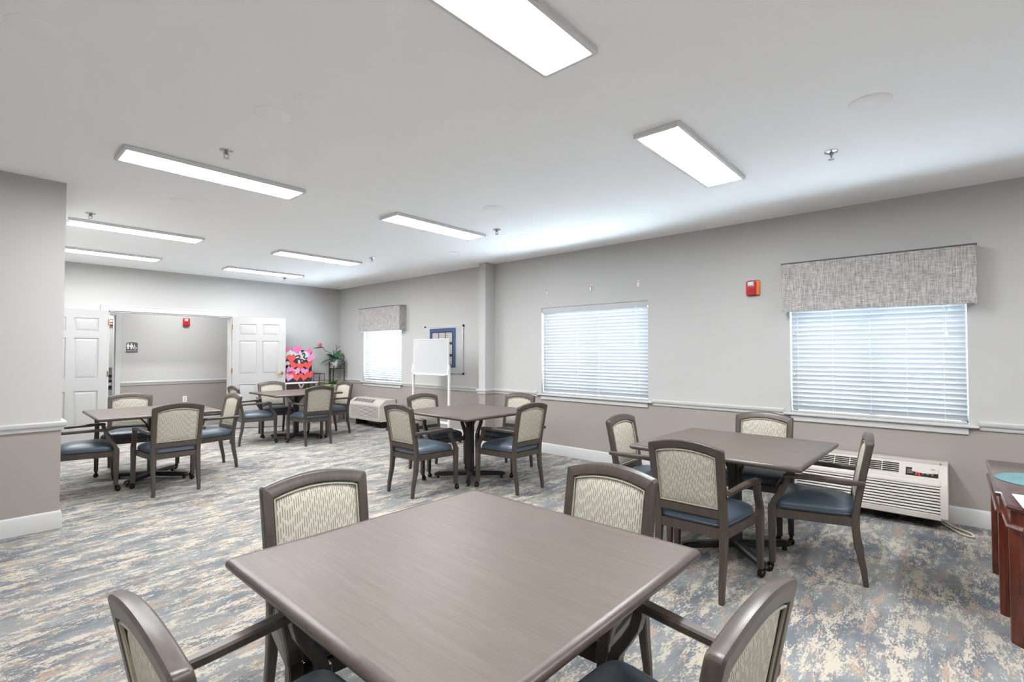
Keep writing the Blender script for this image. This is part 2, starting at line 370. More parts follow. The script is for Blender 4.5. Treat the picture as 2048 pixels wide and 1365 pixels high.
# ------------------------------------------------------------------ windows and their blinds
def window(idx, a, b, z0, z1, ns, tilt, bl, cords, zb):
    fr = MB(); xo = XW + .115
    for y0, y1, q0, q1 in ((a, a + .05, z0, z1), (b - .05, b, z0, z1), (a, b, z0, z0 + .05), (a, b, z1 - .05, z1), ((a + b) / 2 - .03, (a + b) / 2 + .03, z0, z1)):
        fr.cbox(xo, xo + .06, y0, y1, q0, q1, .006)
    o = struct(fr.build('window_%d' % idx, M['whitepl']))
    for y0, y1 in ((a + .05, (a + b) / 2 - .03), ((a + b) / 2 + .03, b - .05)):
        MB().box(xo + .027, xo + .033, y0, y1, z0 + .05, z1 - .05).build('pane', M['glass'], o)
    MB().cbox(XW - .045, XW + .115, a - .06, b + .06, z0 - .022, z0 + .0, .006).box(XW, XW + .115, a, b, z0 - .0, z0 + .004).build('window_sill', M['trim'], o)
    MB().cbox(XW - .018, XW, a + .002, b - .002, z0 - .078, z0 - .022, .004).build('apron', M['trim'], o)
    # blind
    B = thing('window_blind', bl, 'blind', (XW + .036, (a + b) / 2, z0), 0, 'white slatted blinds')
    hw = (b - a) / 2 - .004; ht = z1 - z0
    MB().cbox(-.03, .03, -hw, hw, ht - .055, ht - .005, .004).build('headrail', M['slat'], B)
    MB().cbox(-.034, -.03, -hw, hw, ht - .075, ht - .003, .002).build('valance_strip', M['slat'], B)
    pitch = (ht - .075 - zb) / ns
    proto = None
    for i in range(ns):
        zc = zb + pitch * (i + .5)
        if proto is None:
            m = MB(); n = 5; W2 = .0255; rings = []
            for yy in (-hw + .004, hw - .004):
                up = [(-W2 + 2 * W2 * k / n, yy, .003 * (1 - (2 * k / n - 1) ** 2) + .0013) for k in range(n + 1)]
                dn = [(x, yy, z - .0026) for x, _, z in reversed(up)]
                rings.append(up + dn)
            proto = m.loft(rings).build('slat', M['slat'], B, 50); s = proto
        else: s = inst(proto, 'slat', B)
        s.location = (0, 0, zc); s.rotation_euler = (0, tilt + R(random.uniform(-1.2, 1.2)), 0)
    MB().cbox(-.026, .026, -hw + .004, hw - .004, zb - .026, zb - .008, .004).build('bottom_rail', M['slat'], B)
    for q in cords:
        MB().tube([(-.028, q * hw, zb - .02), (-.0285, q * hw, ht - .06)], .0011, 4).build('ladder_cord', M['whitepl'], B)
    c1 = MB(); yy = -hw * .80; zz = ht * .60
    c1.tube([(-.036, yy, ht - .05), (-.037, yy + .002, zz)], .0012, 4).tube([(-.036, yy - .02, ht - .05), (-.039, yy - .004, zz)], .0012, 4).lathe([(.002, .012), (.006, 0), (.008, -.014), (.003, -.03)], 8, (-.038, yy, zz)).lathe([(.002, .012), (.006, 0), (.008, -.014), (.003, -.03)], 8, (-.040, yy - .012, zz - .008))
    c1.build('pull_cord', M['whitepl'], B)
    c2 = MB(); c2.lathe([(.001, .0), (.006, -.012), (.003, -.028)], 8, (-.032, hw * .95, ht * .62)).lathe([(.001, .0), (.006, -.012), (.003, -.028)], 8, (-.032, hw * .95, ht * .30)).build('tilt_tassel', M['chrome'], B)
window(1, *wins[0], 27, R(62), 'white slatted blind under the grey valance beside the red fire alarm', (-.78, -.4, 0, .45, .9), .03)
window(2, *wins[1], 26, R(62), 'wide white slatted blind with visible headrail and no valance above it', (-.85, -.15, .25, .9), .03)
window(3, *wins[2], 27, R(50), 'white slatted blind under the grey valance near the plant stand corner', (-.8, 0, .8), .03)
def valance(y0, y1, z0, z1, label, xf=5.28):
    v = thing('window_valance', label, 'valance', (XW, (y0 + y1) / 2, z0), 0, 'grey box valances')
    d = XW - xf; hw = (y1 - y0) / 2; ht = z1 - z0
    MB().cbox(-d, -d + .012, -hw, hw, 0, ht - .006, .004).build('face', M['linen'], v)
    for s_ in (-1, 1): MB().cbox(-d + .0125, -.001, s_ * hw - (.012 if s_ > 0 else 0), s_ * hw + (0 if s_ > 0 else .012), 0, ht - .006, .003).build('return_side', M['linen'], v)
    MB().cbox(-d - .004, 0, -hw - .004, hw + .004, ht - .006, ht + .004, .002).build('top_board', M['sign'], v)
valance(-0.136, 1.238, 1.775, 2.243, 'wide grey linen valance over the blind beside the red fire alarm')
valance(7.465, 8.84, 1.797, 2.25, 'grey linen valance over the blind near the whiteboards')
for i, (yy, zz) in enumerate(((4.205, 2.232), (3.495, 2.230), (2.824, 2.225))):
    b_ = thing('valance_bracket', ['white wall bracket above the bare blind, nearest the pilaster', 'white wall bracket above the middle of the bare blind', 'white wall bracket above the bare blind, nearest the fire alarm'][i], 'bracket', (XW, yy, zz), 0, 'bare valance brackets')
    MB().cbox(-.004, 0, -.012, .012, -.035, .03, .001).build('wall_plate', M['whitepl'], b_)
    MB().cbox(-.06, -.004, -.012, .012, .014, .018, .001).build('arm', M['whitepl'], b_)
    MB().cbox(-.014, -.004, -.010, .010, -.045, .012, .002).build('clip', M['whitepl'], b_)

# ------------------------------------------------------------------ ceiling lights
lamp_src = None
def ceiling_lamp(xc, yc, label, z=H):
    global lamp_src
    if lamp_src is None:
        L = thing('ceiling_light', label, 'ceiling light', (xc, yc, z), 0, 'flat panel ceiling lights')
        t = .030; a, b = .607, .150
        m = MB(); fr = .022
        for x0, x1, y0, y1 in ((-a, a, -b, -b + fr), (-a, a, b - fr, b), (-a, -a + fr, -b + fr, b - fr), (a - fr, a, -b + fr, b - fr)): m.cbox(x0, x1, y0, y1, -t, 0, .003)
        m.build('frame', M['lamp_frame'], L)
        MB().box(-a + fr, a - fr, -b + fr, b - fr, -t + .006, -t + .012).build('diffuser', M['panel_light'], L)
        lamp_src = L
    else:
        L = copy_tree(lamp_src); L.location = (xc, yc, z); tag(L, label, 'ceiling light', 'flat panel ceiling lights')
    return L
lab = 'flat white LED panel ceiling light '
ceiling_lamp(1.260, 1.311, lab + 'above the table farthest from the double doors')
ceiling_lamp(3.373, 1.321, lab + 'above the red-digit air conditioner table')
ceiling_lamp(1.290, 4.150, lab + 'just before the end of the left wall block')
ceiling_lamp(3.383, 4.125, lab + 'above the table next to the pilaster')
ceiling_lamp(1.300, 6.736, lab + 'above the table beside the left wall block')
ceiling_lamp(3.383, 6.726, lab + 'between pilaster and heart board tables')
ceiling_lamp(1.300, 8.595, lab + 'in front of the open double doorway')
ceiling_lamp(3.383, 8.595, lab + 'above the table by the heart board')
ceiling_lamp(1.290, -1.473, lab + 'added unseen at the room end opposite the double doors')  # unseen panel behind the camera, added for illumination
ceiling_lamp(3.383, -1.473, lab + 'added unseen over the cherry desk end of the room')  # second unseen panel behind the camera, added to help light the room
ceiling_lamp(2.75, 10.50, lab + 'added unseen in the corridor outside the double doors').scale = (.85, .75, 1)  # hidden panel added to brighten the corridor wall
ceiling_lamp(-.85, 0.60, lab + 'added unseen along the side wall opposite the windows')  # added out of view to lift the ceiling on the left
ceiling_lamp(1.219, 12.243, lab + 'added unseen in the lobby past the corridor doorway')  # hidden extra panel, adds light in the lobby

# sprinklers and flat cover plates on the ceiling
sp_src = None
for i, (x, y_) in enumerate(((1.167, 3.62), (3.884, 0.60), (0.823, 6.26), (3.91, 3.73), (3.904, 6.19), (3.90, 9.04))):
    labs = ['chrome sprinkler head beside the panel light before the left wall block', 'chrome sprinkler head near the panel light over the air conditioner table', 'chrome sprinkler head near the left wall block end', 'dark sprinkler head beside the panel light near the pilaster', 'small sprinkler head near the far valance', 'small sprinkler head closest to the back wall']
    if sp_src is None:
        s_ = thing('sprinkler_head', labs[i], 'sprinkler', (x, y_, H), 0, 'ceiling sprinkler heads')
        MB().lathe([(.042, 0), (.040, -.006), (.024, -.010), (.014, -.011)], 18).build('escutcheon', M['chrome'], s_)
        MB().lathe([(.013, -.010), (.013, -.024), (.008, -.026), (.006, -.03)], 10).build('body', M['steel'], s_)
        MB().tube([(-.012, 0, -.02), (-.016, 0, -.034), (-.005, 0, -.052)], .0028, 5).tube([(.012, 0, -.02), (.016, 0, -.034), (.005, 0, -.052)], .0028, 5).build('yoke', M['steel'], s_)
        MB().lathe([(.004, -.05), (.019, -.053), (.019, -.055), (.004, -.056)], 14).build('deflector', M['chrome'], s_)
        sp_src = s_
    else:
        s_ = copy_tree(sp_src); s_.location = (x, y_, H); tag(s_, labs[i], 'sprinkler', 'ceiling sprinkler heads')
labs = ['flat white ceiling cover plate by the left wall, away from all lights', 'flat white ceiling cover plate of a close pair, nearer the left wall block', 'flat white ceiling cover plate of a close pair, farther from the left wall block', 'flat white ceiling cover plate near the sprinkler over the air conditioner table', 'flat white ceiling cover plate between the two left panel lights', 'flat white ceiling cover plate beside the panel light near the pilaster', 'small flat white ceiling cover plate nearest the pilaster']
for i, (x, y_) in enumerate(((0.19, 2.85), (1.159, 2.874), (1.258, 2.575), (3.254, 0.322), (1.302, 5.144), (3.318, 3.203), (4.459, 5.058))):
    r_ = .098 if i < 6 else .075
    tag(MB().lathe([(r_, 0), (r_, -.004), (r_ - .006, -.0075), (.001, -.008)], 32).build('ceiling_cover_plate', M['ceil'], None, 35, (x, y_, H)), labs[i], 'cover plate', 'ceiling cover plates')

# ------------------------------------------------------------------ chairs
def yb(z): return -.205 - .078 * max(0, (z - .42) / .436) ** 1.15
def make_chair():
    ch = thing('dining_armchair', '', 'chair')
    # seat frame
    m = MB(); zf0, zf1 = .345, .400
    outer = [(-.205, -.215), (.205, -.215), (.258, .235), (-.258, .235)]; inner = [(-.18, -.19), (.18, -.19), (.232, .208), (-.232, .208)]
    for i in range(4):
        j = (i + 1) % 4; a, b, c_, d = outer[i], outer[j], inner[j], inner[i]
        m.loft([[(*a, zf0), (*b, zf0), (*c_, zf0), (*d, zf0)], [(*a, zf1 - .004), (*b, zf1 - .004), (*c_, zf1), (*d, zf1)]])
    m.build('seat_frame', M['frame'], ch)
    # cushion
    m = MB(); n = 12; top = []
    def hwid(v): return .196 + (v + 1) / 2 * .054
    rings = []
    for k in range(7):
        f = 1 - .93 * (k / 6) ** 1.5 if k else 1
    def outline(f, z, N=28):
        pts = []
        for k in range(N):
            th = 2 * PI * k / N; cx, sy = math.cos(th), math.sin(th); e = .28
            u = math.copysign(abs(cx) ** e, cx); v = math.copysign(abs(sy) ** e, sy)
            pts.append((u * hwid(v) * f, .012 + v * .222 * f, z))
        return pts
    prof = [(.985, .402), (1.0, .412), (1.0, .428), (.985, .440), (.94, .452), (.84, .465), (.68, .477), (.48, .486), (.25, .491), (.06, .4925)]
    m.loft([outline(f, z) for f, z in prof]); cu = m.build('seat_cushion', M['vinyl'], ch, 60)
    o_ = outline(1.006, .414, 36); MB().tube(o_ + [o_[0]], .0035, 5).build('piping', M['vinyl'], cu, 60)
    # front legs with casters, rear legs
    cas = None
    for s_ in (-1, 1):
        x = s_ * .262
        lg = MB().sweep([(x, .235, .065), (x, .235, .40), (x, .233, .432)], (1, 0, 0), [.036, .044, .044], [.036, .046, .040], .005).build('leg', M['frame'], ch)
        c_ = MB(); c_.lathe([(.010, .034), (.010, .066), (.018, .067), (.018, .074)], 10, (x, .235, 0))
        c_.sphere((x, .252, .025), .0245, 14, 10)
        c_.tube([(x, .235, .046), (x, .238, .052), (x, .250, .053), (x, .264, .046)], [.010, .014, .013, .006], 8)
        c_.build('caster', M['bronze'], lg, 60)
        x = s_ * .190
        p = [(x * 1.0, -.250, .004), (x, -.240, .10), (x * 1.0, -.214, .225), (x * 1.0, -.203, .335), (x * 1.0, -.204, .425)]
        lg = MB().sweep(p, (1, 0, 0), [.030, .034, .038, .041, .041], [.028, .033, .038, .043, .041], .005).build('leg', M['frame'], ch)
        MB().cbox(x - .012, x + .012, -.262, -.240, 0, .005, .001).build('glide', M['rubber'], lg)
    # back frame
    st = []   # stations (outer, inner)
    def px(z, inn): 
        h_ = .2105 + (.219 - .2105) * (z - .40) / .44
        return h_ - (.042 if inn else 0)
    for z in (.395, .46, .55, .65, .74): st.append(((-px(z, 0), z), (-px(z, 1), z)))
    ih = px(.80, 1); oc = px(.84, 0)
    def arch(x, half, z0, rise): return z0 + rise * (1 - (x / half) ** 2)
    zi = .8075; zo = .853
    st.append(((-oc, zo - .03), (-ih, zi - .02)))
    for a in (0, 30, 60, 90): st.append(((-oc + .016 - .016 * math.cos(R(a)), zo - .014 + .016 * math.sin(R(a))), (-ih + .002, zi)))
    for k in range(1, 14):
        u = -1 + 2 * k / 14
        st.append(((u * (oc - .016), arch(u, 1, zo + .002, .031)), (u * (ih - .002), arch(u, 1, zi, .029))))
    full = st + [((-o[0], o[1]), (-i_[0], i_[1])) for o, i_ in reversed(st[:10])]
    rings = []; c = .006; t2 = .019
    for o, i_ in full:
        d = Vector((i_[0] - o[0], i_[1] - o[1])); L_ = d.length; d /= L_
        def P(s, y_): 
            q = Vector(o) + d * s; return (q.x, yb(q.y) + y_, q.y)
        rings.append([P(c, t2), P(L_ - c, t2), P(L_, t2 - c), P(L_, -t2 + c), P(L_ - c, -t2), P(c, -t2), P(0, -t2 + c), P(0, t2 - c)])
    MB().loft(rings).build('back_frame', M['frame'], ch, 40)
    MB().sweep([(-.172, yb(.478), .478), (.172, yb(.478), .478)], (0, 0, 1), .052, .030, .005).build('back_rail', M['frame'], ch)
    # upholstered back, fabric on both faces with piping
    zl = .506
    def gp(u, v, dd=0.0):
        zt = arch(u, 1, zi - .003, .028); z = zl + (zt - zl) * v; hx = .169 + (ih - .003 - .169) * (z - zl) / .30
        return u * (hx - dd), z
    N = 10; m = MB()
    for sg, b0, b1 in ((1, .004, .017), (-1, .004, .012)):
        vs_ = []
        for j in range(N + 1):
            for i in range(N + 1):
                u = -1 + 2 * i / N; v = j / N; x, z = gp(u, v)
                e = (1 - abs(u) ** 4) * (1 - abs(2 * v - 1) ** 4)
                vs_.append((x, yb(z) + sg * (b0 + b1 * e ** .6), z))
        m.add(vs_, [(j * (N + 1) + i, j * (N + 1) + i + 1, (j + 1) * (N + 1) + i + 1, (j + 1) * (N + 1) + i) for j in range(N) for i in range(N)])
    pad = m.build('back_pad', M['fabric'], ch, 70)
    for sg in (1, -1):
        lp = [(-1, k / 6) for k in range(6)] + [(-1 + 2 * k / 12, 1) for k in range(12)] + [(1, 1 - k / 6) for k in range(6)] + [(1 - 2 * k / 6, 0) for k in range(7)]
        pts = []
        for u, v in lp:
            x, z = gp(u * .985, .012 + v * .976); pts.append((x, yb(z) + sg * .0125, z))
        MB().tube(pts, .0042, 5).build('piping', M['piping'], pad, 70)
    # arms with their curved supports
    for s_ in (-1, 1):
        pts = [(s_ * .262, .234, .415), (s_ * .263, .222, .452), (s_ * .265, .190, .498), (s_ * .268, .162, .545), (s_ * .270, .150, .590), (s_ * .270, .150, .612)]
        ar = MB().sweep([(s_ * .232, -.250, .612), (s_ * .240, -.10, .614), (s_ * .255, .06, .618), (s_ * .270, .150, .617), (s_ * .271, .168, .614)], (1, 0, 0), [.030, .036, .044, .046, .044], [.028, .028, .028, .028, .022], .006).build('arm', M['frame'], ch)
        MB().sweep(pts, (1, 0, 0), [.044, .043, .041, .040, .040, .042], [.036, .034, .032, .032, .033, .034], .005).build('arm_support', M['frame'], ar)
    return ch
TBL = {'1': 'the table farthest from the doors', '2': 'the table beside the red-digit air conditioner', '3': 'the table by the pilaster', '4': 'the table by the left wall block', '5': 'the table by the heart board'}
SIDE = {'A': 'back to the doors', 'B': 'back to the windows', 'C': 'facing the windows', 'D': 'facing the doors'}
chairs = {
 '1A': (0.985, 1.735, 174.7), '1B': (1.665, 1.145, 91.7), '1C': (0.530, 1.185, -88.5), '1D': (1.121, 0.592, -2.8),
 '2A': (3.604, 1.755, 181.9), '2B': (4.255, 1.185, 95.0), '2C': (3.064, 1.169, -89.3), '2D': (3.753, 0.690, 9.0),
 '3A': (3.778, 4.596, 176.7), '3B': (4.385, 4.012, 96.3), '3C': (3.130, 4.041, -89.2), '3D': (3.830, 3.43, -1.1),
 '4A': (1.338, 7.264, 166.0), '4B': (1.990, 6.651, 92.3), '4C': (0.854, 6.527, -96.5), '4D': (1.447, 5.969, -0.4),
 '5A': (3.575, 8.575, 171.0), '5B': (4.214, 7.919, 95.9), '5C': (3.015, 8.041, -91.8), '5D': (3.619, 7.369, -2.9)}
proto_chair = make_chair(); first = True
for k, (x, y_, a) in chairs.items():
    o = proto_chair if first else copy_tree(proto_chair); first = False
    o.location = (x, y_, 0); o.rotation_euler = (0, 0, R(a))
    tag(o, 'taupe armchair at %s, %s' % (TBL[k[0]], SIDE[k[1]]), 'chair', 'dining armchairs around ' + TBL[k[0]])

# ------------------------------------------------------------------ tables
def make_table(label, loc, rz, grain):
    T = thing('dining_table', label, 'table', (*loc, 0), rz, 'square dining tables'); S = .5335; zt = .747
    def ring(d, z, c=.012): return rrect(-S + d, S - d, -S + d, S - d, z, c)
    m = MB(); m.loft([ring(.022, zt - .03), ring(.022, zt), ]); m.build('table_top', M[grain], T)
    e = MB(); prof = [(.024, zt - .032), (.010, zt - .031), (.002, zt - .024), (.0, zt - .014), (.003, zt - .006), (.010, zt - .0008), (.0235, zt + .0002)]
    e.loft([ring(d, z) for d, z in prof], cap=False); e.build('edge_band', M['edge'], T, 60)
    MB().cbox(-.036, .036, -.036, .036, .05, zt - .06, .006).build('column', M['black'], T)
    MB().cbox(-.22, .22, -.22, .22, zt - .042, zt - .0325, .004).build('mounting_plate', M['black'], T)
    fsrc = bsrc = None
    for k in range(4):
        a = R(45 + 90 * k)
        if fsrc is None:
            m = MB(); m.sweep([(.0, 0, .058), (.335, 0, .050), (.372, 0, .046), (.39, 0, .040)], (0, 1, 0), [.058, .058, .056, .034], [.052, .044, .038, .02], .012); fsrc = m.build('foot', M['black'], T); f = fsrc
            MB().lathe([(.014, 0), (.016, .006), (.012, .03)], 12, (.35, 0, 0)).build('glide', M['rubber'], f)
        else: f = copy_tree(fsrc, T)
        f.rotation_euler = (0, 0, a)
        if bsrc is None:
            m = MB(); pts = [(.030, 0, .50), (.036, 0, .55), (.055, 0, .605), (.095, 0, .655), (.15, 0, .688), (.19, 0, .698)]
            m.sweep(pts, (0, 1, 0), .030, .014, .004); bsrc = m.build('bracket', M['black'], T); b = bsrc
        else: b = inst(bsrc, 'bracket', T)
        b.rotation_euler = (0, 0, R(90 * k))
    return T
tl = 'square taupe laminate dining table '
make_table(tl + 'under the first panel light, farthest from the double doors', (1.086, 1.154), R(-.1), 'top_y')
make_table(tl + 'beside the window air conditioner with red digits', (3.645, 1.164), R(-.9), 'top_y')
make_table(tl + 'next to the pilaster and the whiteboard easel', (3.79, 4.02), R(-.9), 'top_x')
make_table(tl + 'beside the left wall block, before the open doorway', (1.425, 6.59), R(-1.1), 'top_y')
make_table(tl + 'in front of the heart board and plant stand', (3.65, 7.97), R(-.4), 'top_x')

# ------------------------------------------------------------------ window air conditioners
def ptac(y0, y1, xf, z0, z1, zf, label, controls):
    A = thing('air_conditioner', label, 'air conditioner', (XW - .019, y0, 0), 0, 'under-window air conditioners')
    d = XW - xf; L_ = y1 - y0; xs = -d * .62           # where the top starts sloping to the front
    side = [(0, z0), (-d + .02, z0), (-d, z0 + .02), (-d, zf - .03), (-d + .02, zf), (xs, z1), (0, z1)]
    inn = [(-.02, z0 + .015), (-d + .028, z0 + .015), (-d + .022, zf - .03), (-d + .03, zf - .012), (xs, z1 - .012), (-.02, z1 - .012)]
    def slab(poly, ya, yb_): return MB().loft([[(x, ya, z) for x, z in poly], [(x, yb_, z) for x, z in poly]])
    slab(inn, .03, L_ - .03).build('chassis', M['ptac_dark'], A)
    m = slab(side, 0, .045)
    for ya, yb_ in ((L_ - .045, L_),):
        o = len(m.v); m.loft([[(x, ya, z) for x, z in side], [(x, yb_, z) for x, z in side]])
    m.cbox(-d, -d + .02, .04, L_ - .04, z0, z0 + .05, .006)            # kick strip
    nl = 9; za, zb_ = z0 + .05, zf - .04
    m.loft([[(x, yy, z) for x, z in ((-d, zb_), (-d, zf - .03), (-d + .02, zf), (-d + .05, zf + (z1 - zf) * .05 / (d * .38) * .6), (-d + .03, zf - .02), (-d + .02, zb_))] for yy in (.04, L_ - .04)])
    m.build('housing', M['ptac'], A, 40)
    lv = None
    ph = (zb_ - za) / nl
    for k in range(nl):
        if lv is None:
            lv = MB(); hh = ph * .345
            lv.loft([[(-d + .016, yy, -hh), (-d + .004, yy, -hh), (-d - .001, yy, -hh * .4), (-d + .001, yy, hh * .4), (-d + .006, yy, hh), (-d + .016, yy, hh)] for yy in (.04, L_ - .04)])
            lv = lv.build('louver', M['ptac'], A); o = lv
        else: o = inst(lv, 'louver', A)
        o.location = (0, 0, za + ph * (k + .5))
    # sloped top: back strip, grille, control area. local frame: t from back (0) to front (1) of the slope
    bx, bz, fx, fz = xs, z1, -d + .02, zf
    def SL(t, y_, up=0.0):
        x = bx + (fx - bx) * t; z = bz + (fz - bz) * t; n = Vector((-(bz - fz), 0, (bx - fx))).normalized(); return (x + n.x * up, y_, z + n.z * up)
    def sbox(t0, t1, ya, yb_, u0, u1): return [[SL(t0, ya, u0), SL(t1, ya, u0), SL(t1, ya, u1), SL(t0, ya, u1)], [SL(t0, yb_, u0), SL(t1, yb_, u0), SL(t1, yb_, u1), SL(t0, yb_, u1)]]
    gy0, gy1 = .30, L_ - .10
    t = MB(); t.box(xs, 0, .04, L_ - .04, z1 - .012, z1)
    t.loft(sbox(0, .14, .04, L_ - .04, -.01, .001)); t.loft(sbox(.86, 1.02, .04, L_ - .04, -.01, .001)); t.loft(sbox(.14, .86, .04, gy0, -.01, .001)); t.loft(sbox(.14, .86, gy1, L_ - .04, -.01, .001))
    t.build('top_panel', M['ptac'], A)
    for k in range(5):
        tt = .23 + .66 * k / 5.2; MB().loft(sbox(tt, tt + .032, gy0, gy1, -.008, .001)).build('grille_slat', M['ptac'], A)
    nd = 6
    for k in range(1, nd):
        yy = gy0 + (gy1 - gy0) * k / nd; MB().loft(sbox(.14, .86, yy - .003, yy + .003, -.009, .002)).build('grille_divider', M['ptac'], A)
    if controls:
        cp = MB(); cp.loft(sbox(.35, .84, .055, .255, .0008, .004)); cp = cp.build('control_panel', M['ptac_dark'], A)
        kb = MB()
        for q in range(3): kb.loft(sbox(.48 + .10 * q, .53 + .10 * q, .21, .245, .004, .007))
        kb.build('button', M['steel'], cp)
        for q, yq in enumerate((.148, .118, .09)): MB().loft(sbox(.66, .74, yq - .006, yq + .006, .004, .008)).build('button', M['steel'], cp)
        ld = MB(); ld.loft([[SL(.28, yq, .005), SL(.62 + .10 * (1 if yq < .20 else 0) * math.sin(PI * min(1, max(0, (.20 - yq) / .13))) * .5, yq, .012)] + [SL(.62 + .10 * (1 if yq < .20 else 0) * math.sin(PI * min(1, max(0, (.20 - yq) / .13))) * .5, yq, .009), SL(.28, yq, .002)] for yq in [.055 + .02 * k for k in range(9)]])
        ld = ld.build('control_cover', M['ptac'], A)
        MB().loft(sbox(.36, .385, .075, .10, .0085, .0105)).build('maker_mark', M['sign'], ld)
        n = Vector((-(bz - fz), 0, (bx - fx))).normalized(); e1 = Vector((0, -1, 0)); e2 = n.cross(e1)
        dg = text_mesh('72', .034, 'digits', M['led'], cp, (0, 0, 0), (0, 0, 0), .0004)
        dg.matrix_local = Matrix.Translation(Vector(SL(.80, .180, .0055))) @ Matrix((e1, e2, n)).transposed().to_4x4()
    # sleeve and subbase feet
    MB().cbox(-.10, 0, -.003, L_ + .003, z0 + .012, z1 + .003, .003).build('wall_sleeve', M['ptac'], A)
    for yq in (.12, L_ - .12): MB().cbox(-d + .10, -.02, yq - .03, yq + .03, 0, z0 + .015, .004).build('foot', M['ptac_dark'], A)
    return A
ptac(0.058, 1.13, 5.10, 0.082, 0.492, 0.385, 'ivory under-window air conditioner with red digital display and louvered front', True)
ptac(7.74, 8.80, 5.08, 0.125, 0.515, 0.435, 'ivory under-window air conditioner without display, below the far valance', False)
pts = [(5.36, .125, .02), (5.31, .10, .012), (5.20, .040, .010), (5.10, -.020, .010), (5.07, -.066, .010), (5.10, -.084, .010), (5.165, -.068, .010), (5.215, -.02, .010), (5.27, .036, .010), (5.34, .07, .015), (5.395, .09, .03)]
def smooth_path(P, sub=6):
    P = [Vector(p) for p in P]; out = []
    for i in range(len(P) - 1):
        p0, p1, p2, p3 = P[max(i - 1, 0)], P[i], P[i + 1], P[min(i + 2, len(P) - 1)]
        for k in range(sub):
            t = k / sub; out.append(.5 * ((2 * p1) + (-p0 + p2) * t + (2 * p0 - 5 * p1 + 4 * p2 - p3) * t * t + (-p0 + 3 * p1 - 3 * p2 + p3) * t ** 3))
    return out + [P[-1]]
sp_ = smooth_path(pts, 16)
tag(MB().tube(sp_, [.0085 if k % 2 else .0062 for k in range(len(sp_))], 7).build('coiled_cord', plain('beige_cord', rgb(196, 184, 168), .5)), 'beige coiled power cord looping from the air conditioner onto the carpet', 'cord')

# ------------------------------------------------------------------ fire alarms, outlet, restroom sign
def alarm(loc, rz, label, name='fire_alarm'):
    a = thing(name, label, 'fire alarm', loc, rz, 'red fire alarms')      # faces -Y locally, back on the wall
    MB().cbox(-.062, .062, -.02, 0, -.078, .078, .012).build('back_box', M['orange'] if name == 'fire_alarm' else M['red'], a)
    MB().cbox(-.062, .030, -.058, -.02, -.076, .072, .010).build('cover', M['red'], a)
    ln = MB(); ln.loft([[(-.045, -.058, .012), (.018, -.058, .012), (.018, -.058, .062), (-.045, -.058, .062)], [(-.036, -.078, .024), (.010, -.078, .024), (.010, -.078, .052), (-.036, -.078, .052)]]); ln.build('strobe_lens', M['lens'], a)
    for q in range(4): MB().cbox(-.045 + .018 * q, -.035 + .018 * q, -.061, -.057, -.06, -.012, .001).build('sounder_slot', plain('alarm_slot', rgb(140, 24, 34), .4), a)
alarm((XW, 1.53, 2.05), -PI / 2, 'red and orange fire alarm strobe beside the wide grey valance')
alarm((2.995, YC, 1.985), 0, 'red fire alarm strobe on the corridor wall', 'corridor_alarm')
pl = thing('fire_pull_station', 'red fire alarm box seen through the corridor doorway', 'fire alarm', (1.99, YC + 1.2, 1.985), 0)
MB().cbox(-.05, .05, -.03, 0, -.065, .065, .006).build('back_box', M['red'], pl)
MB().cbox(-.02, .04, -.04, -.03, .0, .05, .004).build('label_plate', M['lens'], pl)
MB().cbox(-.03, .04, -.045, -.03, -.045, -.02, .004).build('pull_handle', M['lens'], pl)
sp2 = thing('wall_call_panel', 'brushed steel wall panel with dark call button seen through the corridor doorway', 'panel', (2.0, YC + 1.2, .86), 0)
MB().cbox(-.075, .075, -.012, 0, -.23, .22, .003).build('steel_plate', M['steel'], sp2)
MB().cbox(-.07, .07, -.02, -.012, -.21, -.03, .003).build('dark_panel', M['blackp'], sp2)
MB().cbox(-.03, .03, -.028, -.02, -.14, -.08, .003).build('button', M['lens'], sp2)
MB().cbox(-.07, .07, -.016, -.012, .02, .075, .003).build('display', M['blackp'], sp2)
ol = thing('wall_outlet', 'small white power outlet low on the corridor wall', 'outlet', (2.99, YC, .46), 0)
MB().cbox(-.036, .036, -.006, 0, -.058, .058, .003).build('cover_plate', M['whitepl'], ol)
for q in (-.022, .022): MB().cbox(-.017, .017, -.009, -.006, q - .014, q + .014, .003).build('socket', M['paper'], ol)
sg = thing('restroom_sign', 'charcoal restroom sign with man, woman and wheelchair symbols on corridor wall', 'sign', (2.13, YC, 1.478), 0)
poly = [(-.085, -.095), (.085, -.095), (.085, .082)] + [(.085 - .17 * k / 8, .082 + .014 * math.sin(PI * k / 8)) for k in range(1, 8)] + [(-.085, .082)]
MB().prism(poly, -.008, 0, 'y').build('plate', M['sign'], sg)
def disc(cx, cz, r, n=14): return [(cx + r * math.cos(2 * PI * k / n), cz + r * math.sin(2 * PI * k / n)) for k in range(n)]
man = MB(); man.prism(disc(-.060, .062, .011), -.0095, -.0078, 'y'); man.prism([(-.081, .048), (-.039, .048), (-.039, .012), (-.046, .012), (-.049, -.032), (-.071, -.032), (-.074, .012), (-.081, .012)], -.0095, -.0078, 'y'); man.build('man_symbol', M['signink'], sg)
wo = MB(); wo.prism(disc(-.009, .062, .011), -.0095, -.0078, 'y'); wo.prism([(-.026, .048), (.008, .048), (.020, .010), (.012, .006), (.002, -.004), (.002, -.034), (-.020, -.034), (-.020, -.004), (-.030, .006), (-.038, .010)], -.0095, -.0078, 'y'); wo.build('woman_symbol', M['signink'], sg)
wc = MB(); wc.prism(disc(.036, .044, .009), -.0095, -.0078, 'y')
arc_o = [(.044 + .028 * math.cos(R(a)), -.010 + .028 * math.sin(R(a))) for a in range(110, 361, 25)]; arc_i = [(.044 + .018 * math.cos(R(a)), -.010 + .018 * math.sin(R(a))) for a in range(360, 109, -25)]
